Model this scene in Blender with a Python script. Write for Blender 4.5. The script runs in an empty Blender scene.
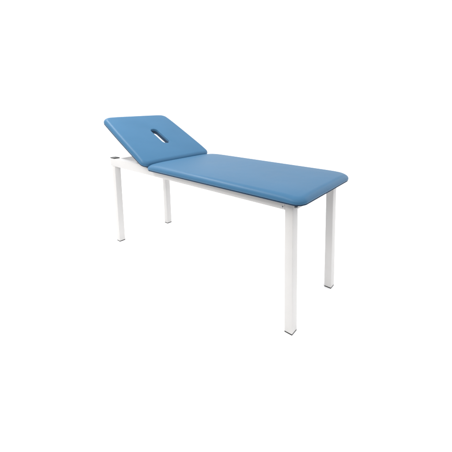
import bpy, bmesh, math
from mathutils import Vector, Matrix
from math import radians, pi, sin, cos

S = bpy.context.scene
# ------------------------------------------------------------------ camera
cd = bpy.data.cameras.new("camera")
cam = bpy.data.objects.new("camera", cd)
S.collection.objects.link(cam)
cam.location = (2.52300511, -1.17325518, 1.19666380)
cam.rotation_euler = (1.44915210, 0.00165223641, 0.629193209)
cd.sensor_width = 36.0
cd.lens = 36.0 * 292.389 / 452.0
cd.shift_x = -45.010 / 452.0
cd.shift_y = -87.913 / 452.0
cd.clip_start = 0.02
cd.clip_end = 200.0
S.camera = cam

# ------------------------------------------------------------------ light: white background, plus unseen glows and lamps added
W = bpy.data.worlds.new("World"); S.world = W
W.use_nodes = True
wn, wl = W.node_tree.nodes, W.node_tree.links
bg = wn["Background"]
bg.inputs["Strength"].default_value = 1.0

def wnode(t, **kw):
    n = wn.new(t)
    for k, v in kw.items(): setattr(n, k, v)
    return n
def glow(direction, a0, a1, value):
    """a soft patch of light in the room: full inside a1 degrees round the direction, gone past a0"""
    tc = wnode("ShaderNodeTexCoord")
    vm = wnode("ShaderNodeVectorMath", operation='DOT_PRODUCT')
    vm.inputs[1].default_value = Vector(direction).normalized()
    wl.new(tc.outputs["Generated"], vm.inputs[0])
    mr = wnode("ShaderNodeMapRange", interpolation_type='SMOOTHSTEP')
    mr.inputs["From Min"].default_value = cos(radians(a0)); mr.inputs["From Max"].default_value = cos(radians(a1))
    mr.inputs["To Min"].default_value = 0.0; mr.inputs["To Max"].default_value = value
    wl.new(vm.outputs["Value"], mr.inputs["Value"])
    return mr.outputs["Result"]
def wmath(op, a, b):
    m = wnode("ShaderNodeMath", operation=op)
    for i, v in enumerate((a, b)):
        if isinstance(v, (int, float)): m.inputs[i].default_value = v
        else: wl.new(v, m.inputs[i])
    return m.outputs[0]
ROOM = 0.22
total = wmath('ADD', glow((-0.59, 0.81, 0.05), 112, 80, 0.84), ROOM)      # white backdrop behind the couch
total = wmath('MAXIMUM', total, wmath('ADD', glow((0.5, -0.05, 1), 60, 44, 1.3), ROOM))  # added overhead glow that keeps the floor white
total = wmath('MAXIMUM', total, glow((-0.98, 0.05, 0.30), 34, 22, 1.9))   # added glow at left, lightens the floor under the couch
total = wmath('MAXIMUM', total, glow((0.45, 0.89, 0.42), 34, 22, 2.4))     # added glow at right rear, thins the couch's floor shadow
wl.new(total, bg.inputs["Strength"])
bg.inputs["Color"].default_value = (0.985, 0.99, 1.0, 1)

def area(name, loc, target, size, size_y, power, color=(1, 1, 1)):
    l = bpy.data.lights.new(name, 'AREA'); l.shape = 'RECTANGLE'
    l.size = size; l.size_y = size_y; l.energy = power; l.color = color
    o = bpy.data.objects.new(name, l); S.collection.objects.link(o)
    o.location = loc
    o.rotation_euler = (Vector(target) - Vector(loc)).to_track_quat('-Z', 'Y').to_euler()
    return o
area("added_front_fill", (1.6, -2.9, 2.9), (0.9, 0.2, 0.6), 4.2, 0.6, 52, (1.0, 0.975, 0.94))  # unseen fill lamp, added to lift the near faces
area("added_edge_strip", (-0.3, -0.95, 2.9), (0.9, 0.0, 0.8), 3.4, 0.2, 80, (1.0, 0.99, 0.975))  # unseen lamp, added to draw the highlight along the near pad edges

S.view_settings.view_transform = 'Standard'
S.view_settings.look = 'None'
S.view_settings.exposure = 0.0
S.view_settings.gamma = 1.0

# ------------------------------------------------------------------ materials
def mat(name, color, rough=0.5, spec=0.5, coat=0.0, coat_rough=0.3):
    m = bpy.data.materials.new(name); m.use_nodes = True
    b = m.node_tree.nodes["Principled BSDF"]
    b.inputs["Base Color"].default_value = (*color, 1)
    b.inputs["Roughness"].default_value = rough
    b.inputs["Specular IOR Level"].default_value = spec
    b.inputs["Coat Weight"].default_value = coat
    b.inputs["Coat Roughness"].default_value = coat_rough
    return m

def noise(m, scale, detail=3.0, rough=0.5):
    nt = m.node_tree
    tc = nt.nodes.new("ShaderNodeTexCoord")
    n = nt.nodes.new("ShaderNodeTexNoise")
    n.inputs["Scale"].default_value = scale
    n.inputs["Detail"].default_value = detail
    n.inputs["Roughness"].default_value = rough
    nt.links.new(tc.outputs["Object"], n.inputs["Vector"])
    return n

def add_bump(m, sources):
    """sources: list of (output socket, strength, distance)"""
    nt = m.node_tree; prev = None
    for sock, st, dist in sources:
        b = nt.nodes.new("ShaderNodeBump")
        b.inputs["Strength"].default_value = st
        b.inputs["Distance"].default_value = dist
        nt.links.new(sock, b.inputs["Height"])
        if prev: nt.links.new(prev, b.inputs["Normal"])
        prev = b.outputs["Normal"]
    nt.links.new(prev, m.node_tree.nodes["Principled BSDF"].inputs["Normal"])

def vary_color(m, fac, c1, c2, lo=0.3, hi=0.7):
    nt = m.node_tree
    r = nt.nodes.new("ShaderNodeValToRGB")
    r.color_ramp.elements[0].position = lo; r.color_ramp.elements[0].color = (*c1, 1)
    r.color_ramp.elements[1].position = hi; r.color_ramp.elements[1].color = (*c2, 1)
    nt.links.new(fac, r.inputs["Fac"])
    nt.links.new(r.outputs["Color"], nt.nodes["Principled BSDF"].inputs["Base Color"])

def vary_rough(m, fac, lo, hi):
    nt = m.node_tree
    r = nt.nodes.new("ShaderNodeMapRange")
    r.inputs["To Min"].default_value = lo; r.inputs["To Max"].default_value = hi
    nt.links.new(fac, r.inputs["Value"])
    nt.links.new(r.outputs["Result"], nt.nodes["Principled BSDF"].inputs["Roughness"])

VINYL_A = (0.044, 0.130, 0.235)
VINYL_B = (0.048, 0.138, 0.248)
vinyl = mat("blue_vinyl", VINYL_A, 0.42, 0.12)
n_soft = noise(vinyl, 5.0, 2.0)
n_grain = noise(vinyl, 420.0, 2.0)
vor = vinyl.node_tree.nodes.new("ShaderNodeTexVoronoi")
vor.inputs["Scale"].default_value = 650.0
tcv = vinyl.node_tree.nodes.new("ShaderNodeTexCoord")
vinyl.node_tree.links.new(tcv.outputs["Object"], vor.inputs["Vector"])
vary_color(vinyl, n_soft.outputs["Fac"], VINYL_A, VINYL_B)
vary_rough(vinyl, n_soft.outputs["Fac"], 0.32, 0.40)
n_mid = noise(vinyl, 16.0, 3.0)
add_bump(vinyl, [(n_soft.outputs["Fac"], 0.3, 0.007), (n_mid.outputs["Fac"], 0.18, 0.002), (vor.outputs["Distance"], 0.10, 0.0004),
                 (n_grain.outputs["Fac"], 0.08, 0.0004)])

paint = mat("white_powder_coat", (0.62, 0.61, 0.595), 0.38, 0.4)
n_p = noise(paint, 8.0, 3.0); n_o = noise(paint, 380.0, 1.0)
vary_color(paint, n_p.outputs["Fac"], (0.56, 0.549, 0.54), (0.577, 0.567, 0.56))
vary_rough(paint, n_p.outputs["Fac"], 0.34, 0.42)
add_bump(paint, [(n_o.outputs["Fac"], 0.06, 0.0003)])

rubber = mat("black_plastic", (0.022, 0.023, 0.024), 0.45, 0.4)
n_r = noise(rubber, 60.0, 2.0)
vary_color(rubber, n_r.outputs["Fac"], (0.018, 0.019, 0.020), (0.032, 0.033, 0.034))
steel = mat("zinc_steel", (0.18, 0.19, 0.21), 0.35, 0.5)
steel.node_tree.nodes["Principled BSDF"].inputs["Metallic"].default_value = 0.8
n_s = noise(steel, 90.0, 2.0); vary_rough(steel, n_s.outputs["Fac"], 0.28, 0.45)
board = mat("shade_board_dark", (0.012, 0.02, 0.036), 0.6, 0.2)  # dark colour stands in for shade under the pads and inside the slot
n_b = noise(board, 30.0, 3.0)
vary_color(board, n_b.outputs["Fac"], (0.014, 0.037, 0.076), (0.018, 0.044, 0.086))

white = mat("white_paper", (0.95, 0.95, 0.95), 0.9, 0.1)
n_w = noise(white, 3.0, 3.0)
vary_color(white, n_w.outputs["Fac"], (0.945, 0.945, 0.945), (0.955, 0.955, 0.955))

# ------------------------------------------------------------------ mesh helpers
def link(name, bm, m, parent=None, smooth=True, angle=35):
    bmesh.ops.recalc_face_normals(bm, faces=bm.faces[:])
    me = bpy.data.meshes.new(name); bm.to_mesh(me); bm.free()
    o = bpy.data.objects.new(name, me); S.collection.objects.link(o)
    me.materials.append(m)
    if smooth:
        for p in me.polygons: p.use_smooth = True
        me.set_sharp_from_angle(angle=radians(angle))
    if parent: o.parent = parent
    return o

def box_bm(x0, x1, y0, y1, z0, z1, bevel=0.003, seg=3, bm=None):
    own = bmesh.new()
    r = bmesh.ops.create_cube(own, size=1.0)
    for v in own.verts:
        v.co = Vector(((x0 + x1) / 2 + v.co.x * (x1 - x0), (y0 + y1) / 2 + v.co.y * (y1 - y0),
                       (z0 + z1) / 2 + v.co.z * (z1 - z0)))
    if bevel > 0:
        bmesh.ops.bevel(own, geom=own.edges[:], offset=bevel, segments=seg, profile=0.5, affect='EDGES')
    if bm is None: return own
    tmp = bpy.data.meshes.new("tmp"); own.to_mesh(tmp); own.free(); bm.from_mesh(tmp); bpy.data.meshes.remove(tmp)
    return bm

def cyl_bm(c, axis, r, h, seg=24, bevel=0.0, bm=None):
    own = bmesh.new()
    bmesh.ops.create_cone(own, cap_ends=True, segments=seg, radius1=r, radius2=r, depth=h)
    if bevel > 0:
        es = [e for e in own.edges if abs(e.verts[0].co.z - e.verts[1].co.z) < 1e-6]
        bmesh.ops.bevel(own, geom=es, offset=bevel, segments=3, profile=0.5, affect='EDGES')
    q = Vector((0, 0, 1)).rotation_difference(Vector(axis).normalized())
    bmesh.ops.transform(own, matrix=Matrix.Translation(c) @ q.to_matrix().to_4x4(), verts=own.verts)
    if bm is None: return own
    tmp = bpy.data.meshes.new("tmp"); own.to_mesh(tmp); own.free(); bm.from_mesh(tmp); bpy.data.meshes.remove(tmp)
    return bm

NC, NX, NY = 12, 40, 20      # points per corner, along the long sides, along the short sides
def loop(x0, x1, y0, y1, rads, inset):
    """rounded rectangle, one radius per corner (x1y0, x1y1, x0y1, x0y0), always the same point count"""
    x0 += inset; x1 -= inset; y0 += inset; y1 -= inset
    R = [max(r - inset, 0.0015) for r in rads]
    pts = []
    cs = [(x1, y0, 1, -1, -pi / 2, R[0]), (x1, y1, 1, 1, 0.0, R[1]), (x0, y1, -1, 1, pi / 2, R[2]), (x0, y0, -1, -1, pi, R[3])]
    arcs = []
    for (cx, cy, sx, sy, a0, r) in cs:
        ox, oy = cx - sx * r, cy - sy * r
        arcs.append([(ox + r * cos(a0 + pi / 2 * k / NC), oy + r * sin(a0 + pi / 2 * k / NC)) for k in range(NC + 1)])
    for i in range(4):
        pts += arcs[i]
        a, b = arcs[i][-1], arcs[(i + 1) % 4][0]
        n = NY if i in (0, 2) else NX
        pts += [(a[0] + (b[0] - a[0]) * k / n, a[1] + (b[1] - a[1]) * k / n) for k in range(1, n)]
    return pts

def pad(name, x0, x1, y0, y1, t, rads, rt, rb, parent, crown=0.004, hole=None, pinch=0.22, taper=0.0):
    """upholstered cushion: rounded plan, soft top edge, tucked under edge, optional slot right through"""
    bm = bmesh.new()
    prof = []                                   # (inset, z) from the underside outwards and up
    ins_b = 0.030
    prof.append((ins_b, 0.0)); prof.append((rb + 0.006, 0.0))
    for k in range(0, 9):
        a = -pi / 2 + pi / 2 * k / 8
        prof.append((rb * (1 - cos(a)), rb + rb * sin(a)))
    for k in range(0, 13):
        a = pi / 2 * k / 12
        e = rt[0] * (1 - cos(a)); z = (t - rt[1]) + rt[1] * sin(a)
        prof.append((e, z))
    rings = []
    corners = [(x0, y0), (x0, y1), (x1, y0), (x1, y1)]
    ym = (y0 + y1) / 2
    def P(x, y, z):
        d = min(math.hypot(x - a, y - b) for a, b in corners)
        z = z * (1 - pinch * math.exp(-(d / 0.075) ** 2))
        if taper: y = ym + (y - ym) * (1 - taper * ((x - x1) / (x1 - x0)) ** 2)
        return bm.verts.new((x, y, z))
    for (ins, z) in prof:
        L = loop(x0, x1, y0, y1, rads, ins)
        rings.append([P(x, y, z) for (x, y) in L])
    last = loop(x0, x1, y0, y1, rads, rt[0])
    n = len(last)
    # inner loop
    if hole:
        hx0, hx1, hy0, hy1, re = hole
        hr = (hy1 - hy0) / 2
        inner = loop(hx0 - re, hx1 + re, hy0 - re, hy1 + re, [hr + re] * 4, 0)
    else:
        cx0, cx1 = x0 + (y1 - y0) / 2, x1 - (y1 - y0) / 2
        cy = (y0 + y1) / 2
        inner = loop(cx0 - .02, cx1 + .02, cy - .02, cy + .02, [.02] * 4, 0)
    NR = 14
    for k in range(1, NR + 1):
        f = (k / NR)
        f = f ** 1.25
        ring = []
        for (a, b) in zip(last, inner):
            x = a[0] + (b[0] - a[0]) * f; y = a[1] + (b[1] - a[1]) * f
            d = min(f * 2.2, 1.0)
            zz = t + crown * (1 - (1 - d) ** 2)
            if hole: zz -= crown * 0.5 * max(0, (f - .75) / .25) ** 2
            ring.append(P(x, y, zz))
        rings.append(ring)
    ztop = rings[-1][0].co.z
    if hole:
        for k in range(1, 8):
            a = pi / 2 * k / 7
            L = loop(hx0 - re, hx1 + re, hy0 - re, hy1 + re, [hr + re] * 4, re * sin(a))
            rings.append([P(x, y, ztop - re + re * cos(a)) for (x, y) in L])
        for zz in (0.0275, 0.0225):
            L = loop(hx0, hx1, hy0, hy1, [hr] * 4, 0)
            rings.append([P(x, y, zz) for (x, y) in L])
        L = loop(hx0 - .008, hx1 + .008, hy0 - .008, hy1 + .008, [hr + .008] * 4, 0)
        rings.append([P(x, y, 0.0224) for (x, y) in L])
        pairs = [(i, i + 1) for i in range(len(rings) - 1)] + [(len(rings) - 1, 0)]
    else:
        pairs = [(i, i + 1) for i in range(len(rings) - 1)]
        bm.faces.new(rings[-1]); bm.faces.new(rings[0])
    for (i, j) in pairs:
        A, B = rings[i], rings[j]
        for k in range(n):
            bm.faces.new((A[k], A[(k + 1) % n], B[(k + 1) % n], B[k]))
    return link(name, bm, vinyl, parent, angle=50)

def shade_board(x0, x1, y0, y1, rads, th, parent, hole=None, taper=0.0):
    """thin board added under each cushion, its dark colour paints the under-edge shade"""
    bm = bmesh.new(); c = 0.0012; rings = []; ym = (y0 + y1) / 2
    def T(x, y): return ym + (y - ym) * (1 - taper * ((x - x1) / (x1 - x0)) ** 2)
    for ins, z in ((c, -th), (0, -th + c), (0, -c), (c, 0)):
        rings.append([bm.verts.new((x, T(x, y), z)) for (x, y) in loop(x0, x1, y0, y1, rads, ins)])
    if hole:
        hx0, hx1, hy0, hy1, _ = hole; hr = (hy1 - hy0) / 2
        for g, z in ((.006, 0.0), (.006, 0.022), (0, 0.022), (0, -th)):  # collar raised into the slot, its dark colour paints the wall's shade
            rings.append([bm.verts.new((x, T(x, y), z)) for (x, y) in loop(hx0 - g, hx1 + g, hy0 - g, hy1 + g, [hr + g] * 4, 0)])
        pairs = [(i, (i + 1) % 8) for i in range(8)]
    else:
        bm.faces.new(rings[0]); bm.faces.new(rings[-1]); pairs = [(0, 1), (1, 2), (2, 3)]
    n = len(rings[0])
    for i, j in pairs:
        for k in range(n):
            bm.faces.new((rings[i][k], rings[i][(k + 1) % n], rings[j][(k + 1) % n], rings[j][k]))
    return link("shade_board", bm, board, parent)

# ------------------------------------------------------------------ the ground
# a wide roll of white paper that ends just in front of the camera's feet
bm = bmesh.new()
fwd = Vector((-0.588, 0.809, 0)); sid = Vector((0.809, 0.588, 0)); org = Vector((1.95, -0.55, 0))
q = [org - fwd * 0.45 - sid * 3.2, org - fwd * 0.45 + sid * 2.6, org + fwd * 4 + sid * 9, org + fwd * 90 + sid * 90,
     org + fwd * 90 - sid * 90, org + fwd * 4 - sid * 9]
bm.faces.new([bm.verts.new(v) for v in q])
fl = link("floor", bm, white, smooth=False)
fl["kind"] = "structure"

# ------------------------------------------------------------------ the couch
L, Wd, H, s, r, ov = 1.800, 0.5208, 0.730, 0.0476, 0.066, 0.021
couch = bpy.data.objects.new("treatment_couch", None)
S.collection.objects.link(couch)
couch.location = (0, 0, 0)
couch["label"] = "blue vinyl treatment couch with raised headrest and four white square metal legs"
couch["category"] = "treatment couch"

PX0, PX1, PY0, PY1 = 0.592, 1.882, -0.056, Wd + 0.052
PZ, PT, BT = 0.7175, 0.039, 0.005

# legs
CAP = 0.006
for (ix, iy) in ((0, 0), (0, 1), (1, 0), (1, 1)):
    x0 = 0.0 if ix == 0 else L - s
    y0 = 0.0 if iy == 0 else Wd - s
    top = (H - r) if ix == 0 else PZ - 0.0005
    lg = link("leg", box_bm(x0, x0 + s, y0, y0 + s, CAP, top, 0.0025), paint, couch)
    c = box_bm(x0 + .0004, x0 + s - .0004, y0 + .0004, y0 + s - .0004, 0.0, CAP - .0004, 0.0012, 2)
    link("foot_cap", c, rubber, lg)

# long side rails (the head end runs on over the leg, the foot end butts against it)
for y0 in (0.0, Wd - s):
    bm = box_bm(-ov, L - s - .0002, y0 + .001, y0 + s - .001, H - r, PZ - 0.0005, 0.0025)
    bm.free()
    # full height up to the first pad, lowered seat for the mattress behind it
    bm = bmesh.new()
    prof = [(-ov, H - r), (L - s - .0003, H - r), (L - s - .0003, PZ - .0006), (0.53, PZ - .0006), (0.50, H), (-ov, H)]
    ya, yb = y0 + .0008, y0 + s - .0008
    A = [bm.verts.new((x, ya, z)) for x, z in prof]; B = [bm.verts.new((x, yb, z)) for x, z in prof]
    bm.faces.new(A); bm.faces.new(B[::-1])
    for i in range(6):
        j = (i + 1) % 6
        bm.faces.new((A[i], B[i], B[j], A[j]))
    bmesh.ops.recalc_face_normals(bm, faces=bm.faces[:])
    bmesh.ops.bevel(bm, geom=bm.edges[:], offset=0.0025, segments=3, profile=0.5, affect='EDGES')
    link("side_rail", bm, paint, couch)

# cross rails
link("cross_rail", box_bm(0.004, s - .002, s, Wd - s, H - r, H - .003, 0.0025), paint, couch)
link("cross_rail", box_bm(L - s + .003, L - .0015, s + .0002, Wd - s - .0002, H - r, PZ - .001, 0.0025), paint, couch)
link("cross_rail", box_bm(1.17, 1.20, s, Wd - s, PZ - .032, PZ - .001, 0.002), paint, couch)
hinge_rail = link("cross_rail", box_bm(0.60, 0.63, s, Wd - s, PZ - .032, PZ - .001, 0.002), paint, couch)

# black caps on the head corners
for y0 in (0.0, Wd - s):
    link("corner_cap", box_bm(-ov - .001, s + .001, y0 - .0005, y0 + s - .002, H + .0003, H + .0065, 0.0015, 2), rubber, couch)

# screws and pad bolts at the foot end
for (x, y) in ((L - s - 0.013, 0.0),):
    link("screw", cyl_bm((x, y - .0002, 0.678), (0, -1, 0), 0.0034, 0.003, 16, 0.0008), steel, couch)
for y in (s * .5, Wd - s * .5):
    bm = cyl_bm((L + .004, y, 0.686), (1, 0, 0), 0.0078, 0.008, 20, 0.002)
    cyl_bm((L + .0105, y, 0.686), (1, 0, 0), 0.0050, 0.006, 6, 0.001, bm)
    link("bolt", bm, steel, couch)

# mattress
mt = pad("mattress", PX0, PX1, PY0, PY1, PT, [.058, .080, .06, .06], (0.037, 0.027), 0.009, couch, crown=0.003)
mt.location = (0, 0, PZ + BT)
shade_board(PX0 + .0032, PX1 - .0032, PY0 + .0032, PY1 - .0032, [.056, .078, .058, .058], BT - .0004, mt)

# headrest
TH = radians(26.5)
HL, HT = 0.706, 0.0405
HOLE = (-0.444, -0.214, 0.236, 0.300, 0.006)
hd = pad("headrest", -HL, 0.0, PY0 - .002, PY1 - .010, HT, [.05, .05, .056, .066], (0.032, 0.028), 0.010, couch,
         crown=0.002, hole=HOLE, pinch=0.13, taper=0.055)
hd.location = (0.580 + BT * sin(TH), 0, 0.728 + BT * cos(TH))
hd.rotation_euler = (0.008, TH, 0)
shade_board(-HL + .003, -.003, PY0 + .001, PY1 - .013, [.048, .048, .054, .064], BT - .0004, hd, hole=HOLE, taper=0.055)

# flat stays that hold the headrest up, fixed to the inner faces of the side rails
def stay_bm(y0, y1, a, b, w):
    a, b = Vector(a), Vector(b); d = (b - a).normalized(); n = Vector((-d.y, d.x)) * w / 2
    bm = bmesh.new()
    P = [a + n, a - n, b - n, b + n]
    A = [bm.verts.new((p.x, y0, p.y)) for p in P]; B = [bm.verts.new((p.x, y1, p.y)) for p in P]
    bm.faces.new(A); bm.faces.new(B[::-1])
    for i in range(4): bm.faces.new((A[i], B[i], B[(i + 1) % 4], A[(i + 1) % 4]))
    bmesh.ops.recalc_face_normals(bm, faces=bm.faces[:])
    bmesh.ops.bevel(bm, geom=bm.edges[:], offset=0.001, segments=2, affect='EDGES')
    return bm
for y0 in (s + .002, Wd - s - .008):
    st = link("support_bar", stay_bm(y0, y0 + .006, (0.34, 0.685), (0.275, 0.868), 0.022), paint, couch)
    link("bolt", cyl_bm((0.338, y0 + .003, 0.692), (0, 1, 0), 0.006, 0.012, 16, 0.001), steel, st)
